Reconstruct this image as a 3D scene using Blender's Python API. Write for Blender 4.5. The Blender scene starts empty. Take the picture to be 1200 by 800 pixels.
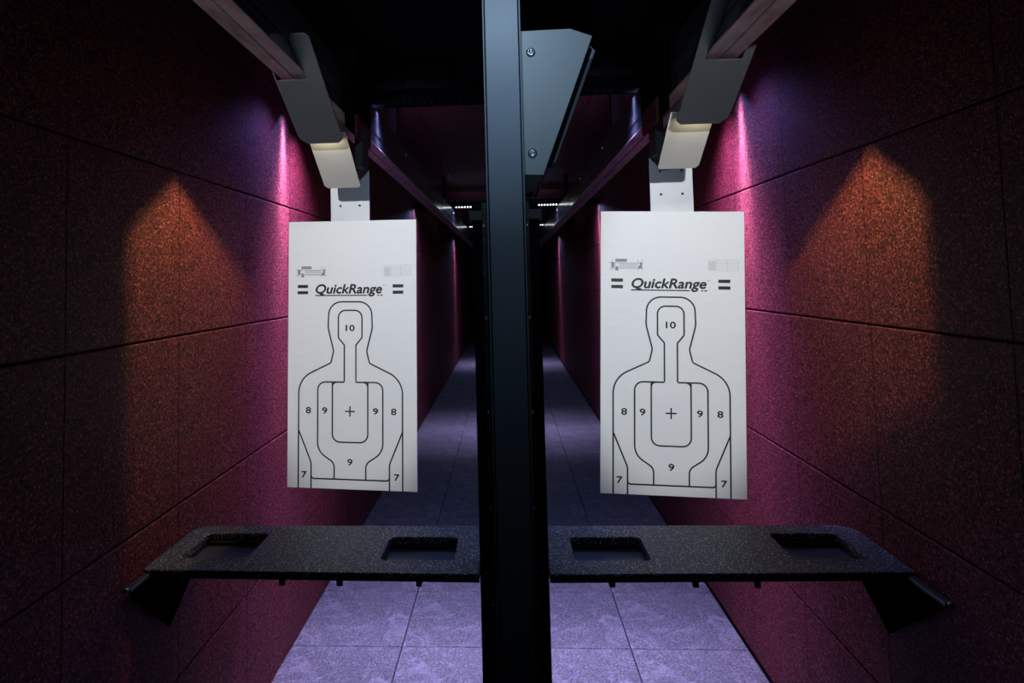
import bpy, bmesh, math, random
from mathutils import Vector, Matrix
random.seed(4)
S = bpy.context.scene
C = S.collection
PI = math.pi

# ------------------------------------------------------------------ camera
CAMH = 1.6122
F, CX, CY, YAW, PIT, ROL = 747.089, 550.765, 285.058, 0.05657, 0.05673, 0.0226
cd = bpy.data.cameras.new('camera'); cam = bpy.data.objects.new('camera', cd); C.objects.link(cam)
cd.sensor_width = 36; cd.sensor_fit = 'HORIZONTAL'; cd.lens = F * 36 / 1200
cd.shift_x = (600 - CX) / 1200; cd.shift_y = (CY - 400) / 1200
cd.clip_start = 0.02; cd.clip_end = 100
R3 = Matrix.Rotation(YAW, 3, 'Z') @ Matrix.Rotation(PIT, 3, 'X') @ Matrix.Rotation(ROL, 3, 'Y')
B3 = Matrix((R3.col[0], R3.col[2], -R3.col[1])).transposed()
cam.matrix_world = Matrix.Translation((0, 0, CAMH)) @ B3.to_4x4()
S.camera = cam
S.view_settings.view_transform = 'Standard'; S.view_settings.look = 'None'
S.view_settings.exposure = 0; S.view_settings.gamma = 1; S.view_settings.use_curve_mapping = False

# ------------------------------------------------------------------ world and large lights
W = bpy.data.worlds.new('world'); S.world = W; W.use_nodes = True
W.node_tree.nodes['Background'].inputs[0].default_value = (0.5, 0.6, 1, 1)
W.node_tree.nodes['Background'].inputs[1].default_value = 0.0015

def light(name, kind, loc, aim, power, color, parent=None, **kw):
    d = bpy.data.lights.new(name, kind); d.energy = power; d.color = color
    for k, v in kw.items(): setattr(d, k, v)
    o = bpy.data.objects.new(name, d); C.objects.link(o)
    o.location = loc
    dv = Vector(aim) - Vector(loc)
    o.rotation_euler = dv.to_track_quat('-Z', 'Y').to_euler()
    if parent is not None:
        o.parent = parent; o.location = Vector(loc) - parent.location
    return o
# lamps of the booth behind the camera: an uplight for the divider and one narrow spot for each target
up = light('booth_uplight', 'SPOT', (0.0, 0.10, 1.28), (0.0, 1.65, 2.95), 120, (0.52, 0.74, 1.0),
      spot_size=math.radians(64), spot_blend=1.0, shadow_soft_size=0.05)
up.scale = (0.66, 1, 1)
light('booth_downlight', 'SPOT', (0.0, 0.95, 2.58), (0.0, 1.65, 2.12), 19, (0.55, 0.76, 1.0),
      spot_size=math.radians(85), spot_blend=1.0, shadow_soft_size=0.04)
for sx, by in ((-1, 2.385), (1, 2.315)):
    o = light('target_spot', 'SPOT', (sx * 0.57, 0.25, 2.17), (sx * 0.585, by, 1.64), 126, (0.93, 0.96, 1.0),
              spot_size=math.radians(46), spot_blend=0.5, shadow_soft_size=0.02)
    o.scale = (0.55, 1, 1)

# ------------------------------------------------------------------ materials
def mat(name, base=(.5, .5, .5), rough=.6, metal=0.0, spec=.5):
    m = bpy.data.materials.new(name); m.use_nodes = True
    b = m.node_tree.nodes['Principled BSDF']
    b.inputs['Base Color'].default_value = (*base, 1); b.inputs['Roughness'].default_value = rough
    b.inputs['Metallic'].default_value = metal; b.inputs['Specular IOR Level'].default_value = spec
    return m, m.node_tree, b
def node(nt, t, **kw):
    n = nt.nodes.new(t)
    for k, v in kw.items(): setattr(n, k, v)
    return n
def ramp(nt, src, stops):
    r = node(nt, 'ShaderNodeValToRGB'); e = r.color_ramp.elements
    while len(e) < len(stops): e.new(.5)
    for el, (p, c) in zip(e, stops): el.position = p; el.color = (*c, 1)
    nt.links.new(src, r.inputs[0]); return r.outputs[0]
def noise(nt, coord, scale, detail=2, rough=.5, dist=0.0):
    n = node(nt, 'ShaderNodeTexNoise'); n.inputs['Scale'].default_value = scale
    n.inputs['Detail'].default_value = detail; n.inputs['Roughness'].default_value = rough
    n.inputs['Distortion'].default_value = dist
    nt.links.new(coord, n.inputs['Vector']); return n.outputs['Fac']
def mix(nt, kind, fac, a, b):
    n = node(nt, 'ShaderNodeMix', data_type='RGBA', blend_type=kind)
    if isinstance(fac, (int, float)): n.inputs[0].default_value = fac
    else: nt.links.new(fac, n.inputs[0])
    for s, v in ((6, a), (7, b)):
        if isinstance(v, tuple): n.inputs[s].default_value = (*v, 1)
        else: nt.links.new(v, n.inputs[s])
    return n.outputs[2]
def bump(nt, b, h, strength, dist=.003):
    n = node(nt, 'ShaderNodeBump'); n.inputs['Strength'].default_value = strength
    n.inputs['Distance'].default_value = dist
    nt.links.new(h, n.inputs['Height']); nt.links.new(n.outputs[0], b.inputs['Normal'])
def coords(nt): return node(nt, 'ShaderNodeTexCoord').outputs['Object']

def granule(name, dark, mid, light_, spark, scale=210, rough=.75, bstr=.6, scuff=None, tint=.12, thr=.955, spec=.28):
    """pressed rubber granules: speckled colour and a grainy relief"""
    m, nt, b = mat(name, mid, rough, 0, spec)
    co = coords(nt)
    n1 = noise(nt, co, scale, 3, .75)
    v = node(nt, 'ShaderNodeTexVoronoi'); v.inputs['Scale'].default_value = scale
    nt.links.new(co, v.inputs['Vector'])
    sp = node(nt, 'ShaderNodeSeparateColor'); nt.links.new(v.outputs['Color'], sp.inputs[0])
    col = ramp(nt, sp.outputs[1], [(.1, dark), (.55, mid), (.95, light_)])
    col = mix(nt, 'MULTIPLY', .6, col, ramp(nt, n1, [(.35, (.35, .35, .35)), (.62, (1, 1, 1))]))
    f = ramp(nt, sp.outputs[0], [(.0, (0, 0, 0)), (thr, (0, 0, 0)), (thr + .01, (1, 1, 1))])
    col = mix(nt, 'MIX', f, col, spark)
    big = noise(nt, co, 5, 3, .6)
    col = mix(nt, 'MULTIPLY', .5, col, ramp(nt, big, [(.3, (.7, .7, .7)), (.7, (1, 1, 1))]))
    oi = node(nt, 'ShaderNodeObjectInfo')
    col = mix(nt, 'MULTIPLY', tint, col, ramp(nt, oi.outputs['Random'], [(0, (.4, .4, .4)), (1, (1, 1, 1))]))
    if scuff:
        s = noise(nt, co, 9, 6, .65, 1.4)
        col = mix(nt, 'MIX', ramp(nt, s, [(.5, (0, 0, 0)), (.75, (.55, .55, .55))]), col, scuff)
    nt.links.new(col, b.inputs['Base Color'])
    bump(nt, b, n1, bstr)
    return m
M = {}
M['wall'] = granule('red_rubber_granules', (.028, .0035, .005), (.105, .0165, .022), (.31, .056, .070), (.34, .11, .11), 230, .62, .8, None, .12, .955, .16)
M['ceiling'] = granule('dark_red_rubber_granules', (.010, .002, .003), (.036, .006, .009), (.10, .02, .03), (.12, .05, .05), 230, .6, .8)
M['seam'], _, _ = mat('dark_backing', (.010, .008, .009), .9)
M['floor'] = granule('grey_rubber_floor', (.045, .046, .052), (.074, .076, .083), (.115, .118, .127), (.13, .134, .142), 190, .8, .4, (.19, .195, .205), .15)
M['counter'] = granule('black_speckled_coating', (.004, .004, .005), (.018, .018, .02), (.055, .055, .06), (.7, .7, .7), 460, .36, .7, None, 0, .93)
M['rough_black'] = granule('black_grainy_coating', (.002, .002, .002), (.006, .006, .007), (.018, .018, .02), (.08, .08, .08), 330, .5, .5, None, 0)
M['black'], _, _ = mat('black_paint', (.006, .006, .008), .5)
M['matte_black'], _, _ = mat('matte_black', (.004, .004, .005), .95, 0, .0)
def paint(name, base, rough, metal=0, bs=.05, sc=600):
    m, nt, b = mat(name, base, rough, metal)
    co = coords(nt); n = noise(nt, co, sc, 2); bump(nt, b, n, bs, .0006)
    big = noise(nt, co, 6, 4)
    col = mix(nt, 'MULTIPLY', .35, (*base,), ramp(nt, big, [(.3, (.7, .7, .7)), (.7, (1, 1, 1))]))
    nt.links.new(col, b.inputs['Base Color']); return m
M['post'] = paint('blue_grey_powder_coat', (.078, .100, .125), .45, 0, .25)
M['gusset'] = paint('grey_powder_coat', (.13, .15, .16), .45, 0, .25)
M['plate'] = paint('slate_grey_paint', (.040, .045, .050), .5)
M['shield'] = paint('pale_grey_paint', (.50, .49, .45), .5)
M['white_panel'] = paint('white_panel', (.70, .71, .72), .5)
M['rail'] = paint('dark_anodised_metal', (.08, .08, .095), .22, .7)
M['rail_band'] = paint('grey_metal_band', (.22, .20, .23), .20, .8)
M['tray'], _, _ = mat('glossy_dark_tray', (.03, .03, .042), .3, 0, .6)
M['steel'], _, _ = mat('bright_steel', (.30, .30, .32), .35, 1)
M['red'], _, _ = mat('red_plastic', (.06, .001, .001), .6)
m, nt, b = mat('scratched_strip', (.4, .36, .36), .5, .0)
co = coords(nt)
mp = node(nt, 'ShaderNodeMapping'); mp.inputs['Scale'].default_value = (14, 5, 14); nt.links.new(co, mp.inputs[0])
s1 = noise(nt, mp.outputs[0], 1.6, 6, .6, .6)
col = ramp(nt, s1, [(.30, (.15, .105, .10)), (.48, (.30, .22, .21)), (.70, (.42, .33, .31))])
nt.links.new(col, b.inputs['Base Color']); M['strip'] = m
m, nt, b = mat('white_card', (.84, .845, .85), .55)
co = coords(nt)
mp = node(nt, 'ShaderNodeMapping'); mp.inputs['Scale'].default_value = (1, 1, 3.5); nt.links.new(co, mp.inputs[0])
n1 = noise(nt, mp.outputs[0], 9, 4, .55, .8); bump(nt, b, n1, .35, .004)
M['card'] = m
M['ink'], _, _ = mat('black_ink', (.010, .010, .012), .6)
M['ink_grey'], _, _ = mat('grey_ink', (.28, .28, .29), .6)
M['ink_pale'], _, _ = mat('pale_grey_ink', (.52, .53, .54), .6)
def emit(name, col, st):
    m = bpy.data.materials.new(name); m.use_nodes = True; nt = m.node_tree; nt.nodes.clear()
    e = node(nt, 'ShaderNodeEmission'); e.inputs[0].default_value = (*col, 1); e.inputs[1].default_value = st
    o = node(nt, 'ShaderNodeOutputMaterial'); nt.links.new(e.outputs[0], o.inputs[0]); return m
M['led'] = emit('lit_led', (.86, .93, 1), 5.0)
M['led_off'], _, _ = mat('led_lens', (.006, .006, .007), .8, 0, .1)

# ------------------------------------------------------------------ mesh helpers
def obj(name, me, material=None, parent=None, loc=(0, 0, 0)):
    o = bpy.data.objects.new(name, me); C.objects.link(o)
    if material is not None and not me.materials: me.materials.append(material)
    o.location = loc
    if parent is not None: o.parent = parent
    return o
def done(bm, name, smooth=False):
    me = bpy.data.meshes.new(name); bmesh.ops.recalc_face_normals(bm, faces=bm.faces)
    bm.to_mesh(me); bm.free()
    if smooth:
        for p in me.polygons: p.use_smooth = True
    return me
def add_box(bm, x0, x1, y0, y1, z0, z1, bev=0.0, seg=1):
    vs = [bm.verts.new(p) for p in ((x0, y0, z0), (x1, y0, z0), (x1, y1, z0), (x0, y1, z0),
                                    (x0, y0, z1), (x1, y0, z1), (x1, y1, z1), (x0, y1, z1))]
    fs = [bm.faces.new([vs[i] for i in f]) for f in ((0, 3, 2, 1), (4, 5, 6, 7), (0, 1, 5, 4), (1, 2, 6, 5), (2, 3, 7, 6), (3, 0, 4, 7))]
    if bev:
        es = {e for f in fs for e in f.edges}
        bmesh.ops.bevel(bm, geom=list(es), offset=bev, segments=seg, affect='EDGES', profile=.5)
def box(name, x0, x1, y0, y1, z0, z1, material, parent=None, bev=0.0, seg=1):
    bm = bmesh.new(); add_box(bm, x0, x1, y0, y1, z0, z1, bev, seg)
    px = parent.location if parent is not None and parent.type == 'EMPTY' else Vector((0, 0, 0))
    me = done(bm, name); me.transform(Matrix.Translation(-px))
    return obj(name, me, material, parent)
def empty(name, loc=(0, 0, 0)):
    o = bpy.data.objects.new(name, None); C.objects.link(o); o.location = loc; o.empty_display_size = .1; return o
def tag(o, label, cat, group=None):
    o['label'] = label; o['category'] = cat
    if group: o['group'] = group
    return o
def structure(o): o['kind'] = 'structure'; return o
def fillet(pts, closed=True, n=5):
    """pts (x, y, radius) -> polyline with rounded corners"""
    out = []; N = len(pts)
    for i, (x, y, r) in enumerate(pts):
        p = Vector((x, y))
        if r <= 0 or (not closed and i in (0, N - 1)): out.append((x, y)); continue
        a = Vector(pts[i - 1][:2]) - p; c = Vector(pts[(i + 1) % N][:2]) - p
        la, lc = a.length, c.length; a.normalize(); c.normalize()
        ang = a.angle(c); t = min(r / math.tan(ang / 2), la * .49, lc * .49); r = t * math.tan(ang / 2)
        ctr = p + (a + c).normalized() * (r / math.sin(ang / 2))
        s = p + a * t - ctr; e = p + c * t - ctr
        a0 = math.atan2(s.y, s.x); da = math.atan2(e.y, e.x) - a0
        while da > PI: da -= 2 * PI
        while da < -PI: da += 2 * PI
        for k in range(n + 1):
            q = a0 + da * k / n; out.append((ctr.x + r * math.cos(q), ctr.y + r * math.sin(q)))
    return out
def slab_mesh(name, loops, thick, bev=0.0, xf=None):
    """flat plate with holes: outlines in XY, thickness along Z centred on 0"""
    cu = bpy.data.curves.new(name, 'CURVE'); cu.dimensions = '2D'; cu.fill_mode = 'BOTH'
    cu.extrude = thick / 2 - bev; cu.bevel_depth = bev; cu.bevel_resolution = 1; cu.offset = -bev
    for L in loops:
        sp = cu.splines.new('POLY'); sp.points.add(len(L) - 1); sp.use_cyclic_u = True
        for p, (x, y) in zip(sp.points, L): p.co = (x, y, 0, 1)
    t = bpy.data.objects.new('tmp', cu); C.objects.link(t)
    me = bpy.data.meshes.new_from_object(t.evaluated_get(bpy.context.evaluated_depsgraph_get()))
    bpy.data.objects.remove(t); bpy.data.curves.remove(cu)
    me.name = name; me.materials.clear()
    if xf is not None: me.transform(xf)
    return me
def ribbon(bm, pts, w, closed=False, y=0.0):
    """flat printed line in the XZ plane"""
    N = len(pts); P = [Vector(p) for p in pts]; L = []
    for i in range(N):
        a = P[i] - P[i - 1] if (closed or i > 0) else P[1] - P[0]
        c = P[(i + 1) % N] - P[i] if (closed or i < N - 1) else P[-1] - P[-2]
        a.normalize(); c.normalize()
        n = Vector((-a.y, a.x)) + Vector((-c.y, c.x)); n.normalize()
        k = 1 / max(.4, n.dot(Vector((-a.y, a.x))))
        L.append((bm.verts.new((P[i].x + n.x * k * w / 2, y, P[i].y + n.y * k * w / 2)),
                  bm.verts.new((P[i].x - n.x * k * w / 2, y, P[i].y - n.y * k * w / 2))))
    for i in range(N if closed else N - 1):
        a, c = L[i], L[(i + 1) % N]
        bm.faces.new((a[0], a[1], c[1], c[0]))
def quad(bm, x0, x1, z0, z1, y=0.0):
    bm.faces.new([bm.verts.new(p) for p in ((x0, y, z0), (x1, y, z0), (x1, y, z1), (x0, y, z1))])
def text_mesh(body, cap, width=None, shear=0.0, weight=0.0, xs=1.0, space=1.0):
    cu = bpy.data.curves.new('lettering', 'FONT'); cu.body = body; cu.size = 1; cu.shear = shear
    cu.align_x = 'CENTER'; cu.space_character = space; cu.resolution_u = 4
    t = bpy.data.objects.new('tmp', cu); C.objects.link(t)
    me = bpy.data.meshes.new_from_object(t.evaluated_get(bpy.context.evaluated_depsgraph_get()))
    bpy.data.objects.remove(t); bpy.data.curves.remove(cu); me.materials.clear()
    X = [v.co.x for v in me.vertices]; x0, x1 = min(X), max(X)
    s = cap / .70
    sx = width / (x1 - x0) if width else s * xs
    for v in me.vertices: v.co = ((v.co.x - (x0 + x1) / 2) * sx, 0, v.co.y * s)
    if weight:                                   # bolder strokes: the glyphs printed again with a small shift
        bm = bmesh.new()
        for k, (dx, dz) in enumerate(((-1, 0), (1, 0), (0, 1), (0, -1))):
            m2 = me.copy(); m2.transform(Matrix.Translation((dx * weight, -k * .00005, dz * weight))); bm.from_mesh(m2)
        me = done(bm, 'lettering')
    return me
def bolt_mesh(r, h):
    """button-head bolt pointing to -Y with a hex socket"""
    bm = bmesh.new()
    prof = [(r, 0), (r, -h * .35), (r * .75, -h * .85), (r * .45, -h), (r * .42, -h * .5), (0.0001, -h * .5)]
    n = 12; rings = [[bm.verts.new((a * math.cos(2 * PI * k / n), y, a * math.sin(2 * PI * k / n))) for k in range(n)] for a, y in prof]
    for p, q in zip(rings, rings[1:]):
        for k in range(n): bm.faces.new((p[k], p[(k + 1) % n], q[(k + 1) % n], q[k]))
    return done(bm, 'bolt', True)

# ------------------------------------------------------------------ the shell: panels 0.5 m square
XL, XR, CEIL, YB, YE = -0.995, 1.004, 2.62, -0.62, 22.4
P = .5; G = .0022; T = .03
def panel_mesh(name, axis, w=P, h=P):
    bm = bmesh.new(); a = w / 2 - G; c = h / 2 - G
    if axis == 'x':
        a = w / 2 - .0013; add_box(bm, -T, 0, -a, a, -c, c)
        es = [e for e in bm.edges if all(abs(v.co.x) < 1e-6 for v in e.verts)]
        hz = [e for e in es if abs(e.verts[0].co.z - e.verts[1].co.z) < 1e-6]
        bmesh.ops.bevel(bm, geom=hz, offset=.0035, segments=1, affect='EDGES')
    elif axis == 'z': a = w / 2 - .0020; c = h / 2 - .0020; add_box(bm, -a, a, -c, c, -T, 0, .0020)
    me = done(bm, name); me.materials.append(None); return me
rows = [-.038 + .5 * i for i in range(6)]            # lower edges of the panel rows
NEAR = 8.2
def side_wall(name, X, y0, s):
    me0 = bpy.data.meshes.new
    w = structure(box(name, min(X + s * .032, X + s * .09), max(X + s * .032, X + s * .09), YB, YE, -.06, CEIL + .06, M['seam']))
    full = panel_mesh('panel', 'x'); full.materials[0] = M['wall']
    rest = bmesh.new()
    cut = {}
    y = y0 - 4 * P
    while y < YE - .1:
        for z in rows:
            z0, z1 = max(z, 0), min(z + P, CEIL)
            if y < NEAR:
                h = round(z1 - z0, 3)
                if h not in cut:
                    cut[h] = full if h == P else panel_mesh('panel', 'x', P, h)
                    cut[h].materials[0] = M['wall']
                o = obj('panel', cut[h], None, w, (X, y + P / 2, (z0 + z1) / 2))
                if s > 0: o.rotation_euler.z = PI
            else:
                add_box(rest, min(X, X + s * T), max(X, X + s * T), y + G, y + P - G, z0 + G, z1 - G)
        y += P
    r = obj('far_panels', done(rest, 'far_panels'), M['wall'], w); r['kind'] = 'stuff'
side_wall('wall_left', XL, 1.3886, -1)
side_wall('wall_right', XR, 1.3402, 1)
def deck(name, z, up, y0, material):
    s = 1 if up else -1
    f = structure(box(name, XL - .09, XR + .09, YB, YE, *sorted((z - s * .032, z - s * .08)), M['seam']))
    me = panel_mesh('tile' if up else 'panel', 'z'); me.materials[0] = material
    shaded_me = me.copy(); shaded_me.materials[0] = M['matte_black']  # near ceiling panels coloured black to stand in for the shade overhead
    rest = bmesh.new(); y = y0
    while y < YE - .1:
        for i in range(4):
            x = -1.005 + i * P
            if y < NEAR + .3:
                o = obj('tile' if up else 'panel', me if up or y > 3.3 else shaded_me, None, f, (x + P / 2, y + P / 2, z))
                if not up: o.rotation_euler.x = PI
            else:
                add_box(rest, x + G, x + P - G, y + G, y + P - G, *sorted((z, z - s * T)))
        y += P
    r = obj('far_tiles' if up else 'far_panels', done(rest, 'far'), material, f); r['kind'] = 'stuff'
deck('floor', 0.0, True, 2.8916 - 7 * P, M['floor'])
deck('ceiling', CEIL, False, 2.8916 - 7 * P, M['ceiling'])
structure(box('wall_back', XL - .05, XR + .05, YE, YE + .1, 0, CEIL, M['matte_black']))

# ------------------------------------------------------------------ ceiling light bars
def light_bar(sx, Y, label, power, first):
    x0, x1 = (.07, .985) if sx > 0 else (-.977, -.07)
    t = empty('light_bar', ((x0 + x1) / 2, Y, 2.40))
    tag(t, label, 'light', 'light bars under the ceiling')
    box('housing', x0, x1, Y - .045, Y + .045, 2.40, 2.46, M['matte_black'], t, .004)
    for x in (x0 + .12, x1 - .12):
        box('hanger', x - .012, x + .012, Y - .01, Y + .01, 2.458, CEIL - .002, M['matte_black'], t)
    bm = bmesh.new(); x = x0 + .015
    while x < x1 - .015:
        if not first and abs(x) > .555: x += .031; continue
        add_box(bm, x - .006, x + .006, Y - .050, Y - .030, 2.391, 2.403, .002); x += .031
    me = done(bm, 'led_strip'); me.transform(Matrix.Translation(-t.location))
    obj('led_strip', me, M['led_off'] if first or Y > 12 else M['led'], t)
    if power:
        cxm = (x0 + x1) / 2
        light('led_beam', 'AREA', (cxm, Y, 2.396), (cxm, Y, 0), power, (.55, .46, 1.0), t, shape='RECTANGLE', size=.90, size_y=.03, spread=math.radians(55))
        light('led_wash', 'AREA', (cxm, Y, 2.394), (cxm, Y, 0), power * (.6 if first else 1.0), (.22, .36, 1.0) if first else (.36, .46, 1.0), t, shape='RECTANGLE', size=.90, size_y=.03, spread=math.radians(108 if first else 165))
        fan = light('led_fan', 'SPOT', (sx * .74, Y, 2.388), (sx * 1.0, Y, 1.45), power * 8.5, (.76, .56, 1.0), t, spot_size=math.radians(140), spot_blend=.8, shadow_soft_size=.012)
        fan.scale = (.085, 1, 1)
        glow = light('led_glow', 'SPOT', (sx * .70, Y, 2.388), (sx * 1.0, Y + .16, 1.05), power * (5.5 if first else 1.6), (.74, .36, 1.0), t, spot_size=math.radians(130), spot_blend=1, shadow_soft_size=.012)
        glow.scale = (.42, 1, 1)
        blue = light('led_blue_fan', 'SPOT', (sx * .78, Y - .03, 2.388), (sx * 1.0, Y - .25, 1.75), power * .6, (.36, .26, 1.0), t, spot_size=math.radians(132), spot_blend=1, shadow_soft_size=.012)
        blue.scale = (.5, 1, 1)
        light('led_back', 'AREA', (sx * .45, Y + .052, 2.44), (sx * .45, Y + 1, 2.58), power * .045, (.8, .5, 1.0), t, shape='RECTANGLE', size=.25, size_y=.015, spread=math.radians(52))
    return t
side = {-1: 'left', 1: 'right'}
for sx in (-1, 1):
    light_bar(sx, 2.80 if sx < 0 else 2.72, 'dark light bar under the ceiling, close behind the %s target carrier' % side[sx], 18, True)
    light_bar(sx, 6.90, 'lit row of white leds, nearest of those beside the post in the %s lane' % side[sx], 9, False)
    light_bar(sx, 9.50, 'lit row of white leds, second of those beside the post in the %s lane' % side[sx], 0, False)
    light_bar(sx, 12.2, 'farthest ceiling light bar, deep in the %s lane' % side[sx], 9, False)

# ------------------------------------------------------------------ overhead rails
def rail(sx):
    X = -.594 if sx < 0 else .597
    y0, y1 = .35, 21.5
    t = empty('overhead_rail', (X, y0, 2.2))
    tag(t, 'dark metal overhead rail with two pale strips beneath, running down the %s lane' % side[sx], 'rail', 'overhead rails')
    hw = .040 if sx < 0 else .046
    bw = hw - .009
    box('beam', X - bw, X + bw, y0, y1, 2.206, 2.375, M['rail'], t, .002)
    for s in (-1, 1):
        a, c = sorted((X + s * .0025, X + s * hw))
        box('strip', a, c, y0, y1, 2.200, 2.2065, M['strip'], t, .001)
    xi = X - sx * bw
    for z0, z1 in ((2.212, 2.245), (2.262, 2.300)):
        box('band', *sorted((xi + sx * .001, xi - sx * .0015)), y0, y1, z0, z1, M['rail_band'], t, .001)
    bolt = bolt_mesh(.008, .006)
    y = 1.42
    while y < 9:
        b = obj('bolt', bolt, M['steel'], t, (xi - X, y - y0, .140)); b.rotation_euler.z = sx * -PI / 2
        y += 1.1
    for y in (.7, 3.4, 6.2, 9.0, 12.5, 16.0):
        box('hanger', X - .02, X + .02, y - .02, y + .02, 2.374, CEIL - .002, M['matte_black'], t)
rail(-1); rail(1)

# ------------------------------------------------------------------ target carriers
def tilt_plate(name, loop, y0, z0, slope, thick, material, parent, holes=(), bev=.001):
    """loop in (X, distance along the slope from y0,z0); the plate leans back as it goes down"""
    a = math.atan2(-slope, 1)                    # angle below the horizontal
    d = Vector((0, math.cos(a), -math.sin(a))); n = Vector((0, math.sin(a), math.cos(a)))
    xf = Matrix(((1, 0, 0, 0), (0, d.y, n.y, y0), (0, d.z, n.z, z0), (0, 0, 0, 1)))
    me = slab_mesh(name, [loop] + list(holes), thick, bev, Matrix.Translation(-parent.location) @ xf)
    return obj(name, me, material, parent)
def carrier(sx):
    if sx < 0: X, hw, ys, ytop, ybot, p2y, xs0, xs1, by = -.5735, .0685, 1.735, 1.612, 1.975, (2.02, 2.205), -.668, -.518, 2.398
    else:      X, hw, ys, ytop, ybot, p2y, xs0, xs1, by = .595, .076, 1.712, 1.49, 1.935, (1.975, 2.150), .527, .680, 2.330
    t = empty('target_carrier', (X, by, 2.2))
    tag(t, 'grey slanted deflector plates of the target trolley hanging from the %s rail' % side[sx], 'target carrier', 'target carriers')
    sl = -.585; k = math.sqrt(1 + sl * sl)
    D = lambda y: (y - ys) * k
    rx = -.594 if sx < 0 else .597; rw = .040 if sx < 0 else .046
    inn = X - sx * hw; out = X + sx * hw; tl = rx - sx * (rw - .0065)
    pts = [(inn, D(ybot) - .016, 0), (inn + sx * .016, D(ybot), .0), (out - sx * .022, D(ybot), .004), (out, D(ybot) - .026, .004),
           (out, D(ys) - .03, 0), (rx + sx * (rw + .004), D(ys) - .03, 0), (rx + sx * (rw + .004), D(ys) + .014, 0), (rx - sx * (rw + .003), D(ys) + .014, 0), (rx - sx * (rw + .003), D(ys) - .026, 0), (tl, D(ys) - .034, 0), (tl, D(ytop) + .012, 0),
           (tl - sx * .008, D(ytop), 0), (inn + sx * .010, D(ytop), 0), (inn, D(ytop) + .012, 0)]
    tilt_plate('deflector_plate', fillet(pts), ys, 2.196, sl, .004, M['plate'], t)
    # the pale shield below it
    sl2 = -.70; k2 = math.sqrt(1 + sl2 * sl2); L = (p2y[1] - p2y[0]) * k2
    z2 = 2.075 if sx < 0 else 2.090
    i2, o2 = (-.505, -.632) if sx < 0 else (.512, .646)
    pts = [(i2, -.03, 0), (i2, L - .008, 0), (i2 + sx * .008, L, 0), (o2 - sx * .010, L, 0), (o2, L - .014, 0), (o2, -.03, 0)]
    tilt_plate('light_shield', fillet(pts), p2y[0], z2, sl2, .003, M['shield'], t)
    # hanger panel, bracket, trolley
    h = box('hanger_panel', xs0, xs1, by + .004, by + .010, 1.78, 2.040, M['white_panel'], t, .001)
    bolt = bolt_mesh(.0045, .003)
    for zz in (1.905, 1.99):
        for xx in (.25, .75):
            b = obj('screw', bolt, M['black'], h, (xs0 + (xs1 - xs0) * xx - X, .004, zz - 2.2))
    xm = (xs0 + xs1) / 2
    xi0, xi1 = sorted((xm - sx * .074, xm - sx * .045))
    box('bracket', xi0, xi1, by - .10, by + .003, 2.035, 2.19, M['plate'], t, .002)
    box('bracket', *sorted((xm + sx * .03, xm + sx * .055)), by - .08, by + .003, 2.035, 2.19, M['matte_black'], t, .002)
    box('trolley', rx - .085, rx + .085, by - .25, by + .12, 2.377, 2.43, M['matte_black'], t, .004)
    for s in (-1, 1):
        a, c = sorted((rx + s * (rw + .008), rx + s * (rw + .020)))
        box('side_plate', a, c, by - .25, by + .12, 2.15, 2.38, M['matte_black'], t, .002)
    r0, r1 = sorted((rx - sx * (rw + .021), rx - sx * (rw + .034)))
    box('red_bumper', r0, r1, by - .17, by + .05, 2.130, 2.215, M['red'], t, .003)
    # warm carrier leds; unseen hood added, its opening shaped to form the wall patch
    lx, ly, lz = (-.628, 1.915, 2.175) if sx < 0 else (.650, 1.845, 2.180)
    wx = XL if sx < 0 else XR
    e = .012; q = e / abs(wx - lx)
    apx = [(-.053, -.262), (.47, -.55), (-.285, -.42), (-.285, -1.25)] if sx < 0 else [(-.05, -.255), (.416, -.513), (-.262, -.394), (-.262, -1.22)]
    (ay, az), (ry, rz), (uy, uz), (vy, vz) = [(a * q, c * q) for a, c in apx]
    ext = 2.6
    bm = bmesh.new()
    BK = .018
    prof = [(-.02, .016), (BK, .016), (BK, rz + (rz - az) / (ry - ay) * (BK - ry)), (ay, az), (uy, uz), (vy, vz), (-.02, vz)]
    for x, pr in ((e * sx, prof), (-.010 * sx, [(-.02, .016), (BK, .016), (BK, -.05), (-.02, -.05)])):
        bm.faces.new([bm.verts.new((lx + x - X, ly + y - by, lz + z - 2.2)) for y, z in pr])
    for ring in (((-.02, .016), (BK, .016)), ((-.02, .016), (-.02, vz)), ((BK, .016), (BK, -.05))):
        (a0, b0), (a1, b1) = ring
        vs = [bm.verts.new((lx + x - X, ly + y - by, lz + z - 2.2)) for x, y, z in ((e * sx, a0, b0), (-.010 * sx, a0, b0), (-.010 * sx, a1, b1), (e * sx, a1, b1))]
        bm.faces.new(vs)
    # inner front wall close to the led: gives the upright edge of the light on the wall
    vs = [bm.verts.new((lx + x - X, ly + uy - by, lz + z - 2.2)) for x, z in ((e * sx, .016), (-.010 * sx, .016), (-.010 * sx, vz), (e * sx, vz))]
    bm.faces.new(vs)
    obj('led_gobo', done(bm, 'led_gobo'), M['matte_black'], t)
    light('side_led', 'POINT', (lx, ly, lz), (lx, ly, 0), 25, (1.0, .82, .30), t, shadow_soft_size=.0012)
    lm = light('shield_led', 'AREA', (X, p2y[0] - .03, z2 - .012), (X, p2y[0] + .3, z2 - .42), .12, (1.0, .88, .62), t, shape='RECTANGLE', size=.10, size_y=.008)
carrier(-1); carrier(1)

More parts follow.
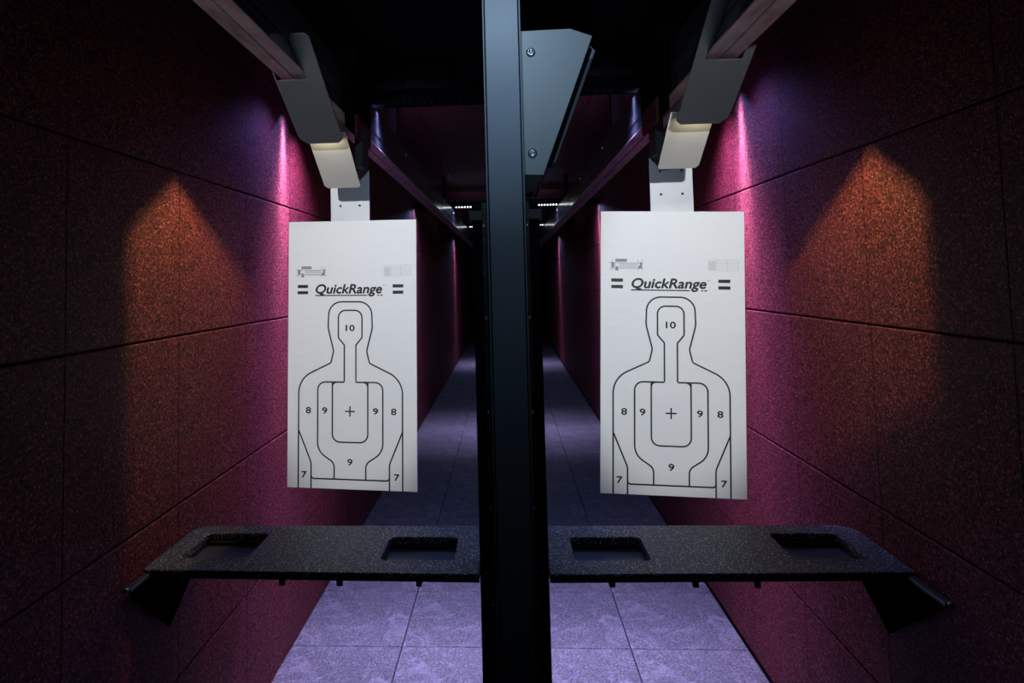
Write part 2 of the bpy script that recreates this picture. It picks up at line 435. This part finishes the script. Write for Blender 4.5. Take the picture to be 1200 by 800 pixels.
# ------------------------------------------------------------------ target boards
def UV(u, v): return ((u - .5) * .5, 1 - v)
def make_print(t):
    c = .49; w = .0054; y = -.0034
    def line(name, pts, closed=False, ww=w, m='ink'):
        bm = bmesh.new(); ribbon(bm, pts, ww, closed, y); obj(name, done(bm, name), M[m], t)
    def half(path):   # path of (half width, v, corner radius), mirrored about the middle
        return [(*UV(c - h, v), r) for h, v, r in path] + [(*UV(c + h, v), r) for h, v, r in reversed(path)]
    line('silhouette_outline', fillet(half([(.402, 1.0, 0), (.402, .595, .085), (.150, .535, .012), (.128, .490, .03), (.172, .405, .08), (.165, .306, .085)]), False, 8))
    line('head_zone_outline', fillet(half([(.25, .606, .0)][:0] + [(.045, .604, .010), (.045, .468, .006), (.092, .440, .006), (.092, .338, .028)]), False, 6))
    line('nine_zone_outline', fillet(half([(.122, .964, 0), (.122, .905, .03), (.252, .862, .06), (.252, .606, .03), (.045, .606, .0)]), False, 6)[:len(fillet(half([(.122, .964, 0), (.122, .905, .03), (.252, .862, .06), (.252, .606, .03), (.045, .606, .0)]), False, 6)) // 2])
    f = fillet(half([(.122, .964, 0), (.122, .905, .03), (.252, .862, .06), (.252, .606, .03), (.045, .606, .0)]), False, 6)
    line('nine_zone_outline', f[len(f) // 2:])
    line('centre_zone_outline', fillet(half([(.137, .606, 0.0), (.137, .828, .03)]), False, 6))
    for s in (-1, 1):
        line('corner_arc', fillet([(*UV(c + s * .05, .606), 0), (*UV(c + s * .137, .606), .018), (*UV(c + s * .137, .66), 0)], False))
        line('hip_outline', fillet([(*UV(c + s * .302, 1.0), 0), (*UV(c + s * .302, .905), .05), (*UV(c + s * .402, .785), 0)], False))
    line('base_line', fillet(half([(.302, .94, 0), (.302, .964, .012)]), False))
    def txt(name, body, u, v, cap, **kw):
        me = text_mesh(body, cap, **kw); x, z = UV(u, v)
        obj(name, me, M['ink'], t, (x, y, z - cap / 2))
    for body, hx, v in (('10', 0, .404), ('8', -.325, .712), ('8', .335, .712), ('9', -.197, .712), ('9', .197, .712), ('9', 0, .900), ('7', -.357, .950), ('7', .357, .950)):
        txt('numeral', body, c + hx, v, .0225, xs=1.35, weight=.0010)
    bm = bmesh.new(); x, z = UV(c, .714); quad(bm, x - .019, x + .019, z - .0026, z + .0026, y); quad(bm, x - .0026, x + .0026, z - .019, z + .019, y - .0002)
    obj('aiming_cross', done(bm, 'aiming_cross'), M['ink'], t)
    # title, underline, alignment bars
    x, z = UV(.478, .274)
    obj('title_lettering', text_mesh('QuickRange', .034, width=.258, shear=.22, weight=.0016), M['ink'], t, (x, y, z))
    bm = bmesh.new()
    for u0, u1 in ((.215, .623), (.640, .665), (.70, .715), (.722, .742)):
        quad(bm, UV(u0, 0)[0], UV(u1, 0)[0], z - .0100, z - .0058, y - .0002)
    obj('title_underline', done(bm, 'title_underline'), M['ink'], t)
    tm = text_mesh('TM', .005); obj('trade_mark_lettering', tm, M['ink_grey'], t, (x + .137, y, z + .026))
    for s in (-1, 1):
        for v in (.2475, .2710):
            bm = bmesh.new(); bx, bz = UV(c + s * .372 - .002, v); quad(bm, bx - .0205, bx + .0205, bz - .0058, bz + .0058, y)
            obj('alignment_bar', done(bm, 'alignment_bar'), M['ink'], t)
    # little dimension drawing (upper left) and ruled table (upper right)
    bm = bmesh.new()
    def r(u0, u1, v0, v1): 
        a = UV(u0, v0); d = UV(u1, v1); quad(bm, a[0], d[0], d[1], a[1], y)
    r(.105, .185, .171, .182); r(.075, .097, .183, .203); r(.105, .125, .198, .213); r(.262, .290, .196, .205); r(.275, .290, .183, .196)
    obj('dimension_blocks', done(bm, 'dimension_blocks'), M['ink_grey'], t)['kind'] = 'stuff'
    bm = bmesh.new()
    for v in (.185, .205): r(.055, .305, v, v + .0012)
    for u in (.079, .104, .262, .291): r(u, u + .002, .172, .213)
    for v in (.188, .194, .200): r(.13, .255, v, v + .002)
    obj('dimension_lines', done(bm, 'dimension_lines'), M['ink_grey'], t)['kind'] = 'stuff'
    bm = bmesh.new()
    for k in range(7): r(.752, .957, .171 + k * .0064, .172 + k * .0064)
    for u in (.752, .805, .880, .957): r(u, u + .002, .171, .2105)
    for k in range(5): r(.757, .800, .1795 + k * .0064, .1820 + k * .0064)
    obj('ruled_table', done(bm, 'ruled_table'), M['ink_pale'], t)
def board(sx):
    x, y, z, yaw, roll = (-.5965, 2.385, .845, -4.6, .8) if sx < 0 else (.560, 2.315, .840, -2.3, 2.0)
    t = empty('target_board', (x, y, z))
    tag(t, ('white card target with a bust outline hanging in the left lane, slightly wrinkled' if sx < 0 else 'white card target with a bust outline hanging in the right lane, slightly tilted'), 'target', 'paper targets')
    bm = bmesh.new(); add_box(bm, -.25, .25, -.003, .003, 0, 1.0, .0008)
    obj('card', done(bm, 'card'), M['card'], t)
    make_print(t)
    t.rotation_euler = (0, math.radians(roll), math.radians(yaw))
board(-1); board(1)

# ------------------------------------------------------------------ shooting counters
def counter(sx):
    Z = .86; th = .022
    t = empty('shooting_counter', (sx * .55, 1.85, 0))
    tag(t, 'black speckled shooting counter with two recessed trays, %s of the post' % side[sx], 'counter', 'shooting counters')
    inn = sx * .090; wall = (XL + .004) if sx < 0 else (XR - .004)
    fy, fo, by = 1.672, 1.692, 2.000
    loop = fillet([(inn, fy, 0), (wall, fo, .012), (wall, by, .055), (inn, by - .004, 0)])
    trays = []
    for a, c, y0, y1 in ((.737, .925, 1.768, 1.934), (.162, .362, 1.756, 1.908)):
        trays.append((a, c, y0, y1))
    hole = lambda a, c, y0, y1, d=0: fillet([(sx * (a - d), y0 - d, .014), (sx * (c + d), y0 - d, .014), (sx * (c + d), y1 + d, .014), (sx * (a - d), y1 + d, .014)])
    me = slab_mesh('top', [loop] + [hole(*h) for h in trays], th, .003, Matrix.Translation(Vector((0, 0, Z - th / 2)) - t.location))
    obj('top', me, M['counter'], t)
    for h in trays:
        L = hole(*h, .0005); bm = bmesh.new()
        up = [bm.verts.new((x, y, Z - .004)) for x, y in L]; dn = [bm.verts.new((x, y, Z - .034)) for x, y in L]
        for i in range(len(L)): bm.faces.new((up[i], up[(i + 1) % len(L)], dn[(i + 1) % len(L)], dn[i]))
        me = done(bm, 'tray_rim'); me.transform(Matrix.Translation(-t.location))
        tr = obj('tray', me, M['black'], t)
        me = slab_mesh('tray_bottom', [hole(*h, .002)], .003, 0, Matrix.Translation(Vector((0, 0, Z - .036)) - t.location))
        obj('tray_bottom', me, M['tray'], tr)
    # triangular end bracket screwed to the wall
    wy = 1.60 if sx < 0 else 1.553
    loop = [(wy, .850), (2.0, .838), (1.93, .74), (1.80, .655)]
    xf = Matrix(((0, 0, 1, wall - sx * .014), (1, 0, 0, 0), (0, 1, 0, 0), (0, 0, 0, 1)))
    obj('end_bracket', slab_mesh('end_bracket', [loop], .008, .001, Matrix.Translation(-t.location) @ xf), M['matte_black'], t)
    box('end_flange', *sorted((wall - sx * .004, wall - sx * .024)), wy, 1.70, .842, .852, M['black'], t, .002)
    b = obj('bolt', bolt_mesh(.008, .006), M['steel'], t, Vector((wall - sx * .012, wy + .001, .848)) - t.location)
    for x in (.615, .461, .25):
        box('hook', sx * x - .008, sx * x + .008, 1.70, 1.712, .815, .84, M['black'] if x > .3 else M['white_panel'], t, .002)
    # bearer under the counter
    box('bearer', *sorted((inn, wall - sx * .03)), 1.93, 1.955, .79, .838, M['black'], t, .002)
counter(-1); counter(1)

# ------------------------------------------------------------------ divider post
def post():
    t = empty('divider_post', (0, 1.70, 0))
    tag(t, 'blue-grey steel post between the two lanes with bolted gusset plate', 'post')
    box('column', -.0475, .0525, 1.65, 1.75, 0, CEIL - .001, M['post'], t, .006, 2)
    for s in (-1, 1):
        x = .0025 + s * .050
        box('lip', *sorted((x, x - s * .0042)), 1.643, 1.66, 0, CEIL - .001, M['post'], t, .0012)
        box('groove_shade', *sorted((x - s * .0046, x - s * .0075)), 1.6485, 1.652, 0, CEIL - .001, M['matte_black'], t)  # black strip laid on the face in place of the shade in a groove
    screw = bolt_mesh(.0042, .003); big = bolt_mesh(.0125, .008)
    for s in (-1, 1):
        a, c = sorted((s * .0885, s * .062)); x_in = s * .052
        box('side_channel', a, c, 1.69, 1.80, 0, 1.822, M['matte_black'], t, .002)
        box('edge_strip', *sorted((s * .0625, s * .050)), 1.672, 1.79, 0, 1.815, M['rough_black'], t, .001)
        box('clamp', *sorted((s * .098, s * .060)), 1.682, 1.73, 1.766, 1.795, M['black'], t, .003)
        z = .30
        while z < 1.8:
            obj('screw', screw, M['steel'], t, (s * .0565, 1.672 - 1.70, z)); z += .242
        obj('screw', screw, M['steel'], t, (s * .074, 1.69 - 1.70, .855))
    # gusset plate: two plates, the front one bolted
    ky = lambda p, Y: [(x * Y / 1.75, CAMH + (z - CAMH) * Y / 1.75) for x, z in p]
    up = lambda Y: Matrix.Translation((0, Y - 1.70, 0)) @ Matrix(((1, 0, 0, 0), (0, 0, -1, 0), (0, 1, 0, 0), (0, 0, 0, 1)))
    g = obj('gusset_plate', slab_mesh('gusset_plate', [ky([(.050, 2.300), (.193, 2.301), (.253, 2.278), (.108, 1.895), (.050, 1.897)], 1.70)], .006, .001, up(1.70)), M['gusset'], t)
    for x, z in ky([(.082, 2.238), (.079, 1.955)], 1.70):
        obj('bolt', big, M['steel'], g, (x, 1.697 - 1.70, z))
    obj('gusset_flange', slab_mesh('gusset_flange', [ky([(.050, 2.25), (.247, 2.25), (.260, 2.236), (.142, 1.929), (.050, 1.929)], 1.80)], .006, .001, up(1.80)), M['post'], t)
    obj('gusset_gap_shade', slab_mesh('gusset_gap_shade', [ky([(.050, 2.25), (.243, 2.25), (.252, 2.240), (.130, 1.915), (.050, 1.915)], 1.75)], .006, .001, up(1.75)), M['matte_black'], t)  # black sheet added for the shade in the gap between the gusset plates
    obj('lower_bracket', slab_mesh('lower_bracket', [ky([(.050, 1.93), (.112, 1.93), (.076, 1.835), (.050, 1.835)], 1.78)], .01, .001, up(1.78)), M['black'], t)
    obj('lower_bracket_edge', slab_mesh('lower_bracket_edge', [ky([(.119, 1.93), (.128, 1.93), (.088, 1.835), (.080, 1.835)], 1.80)], .01, .001, up(1.81)), M['rail'], t)
post()
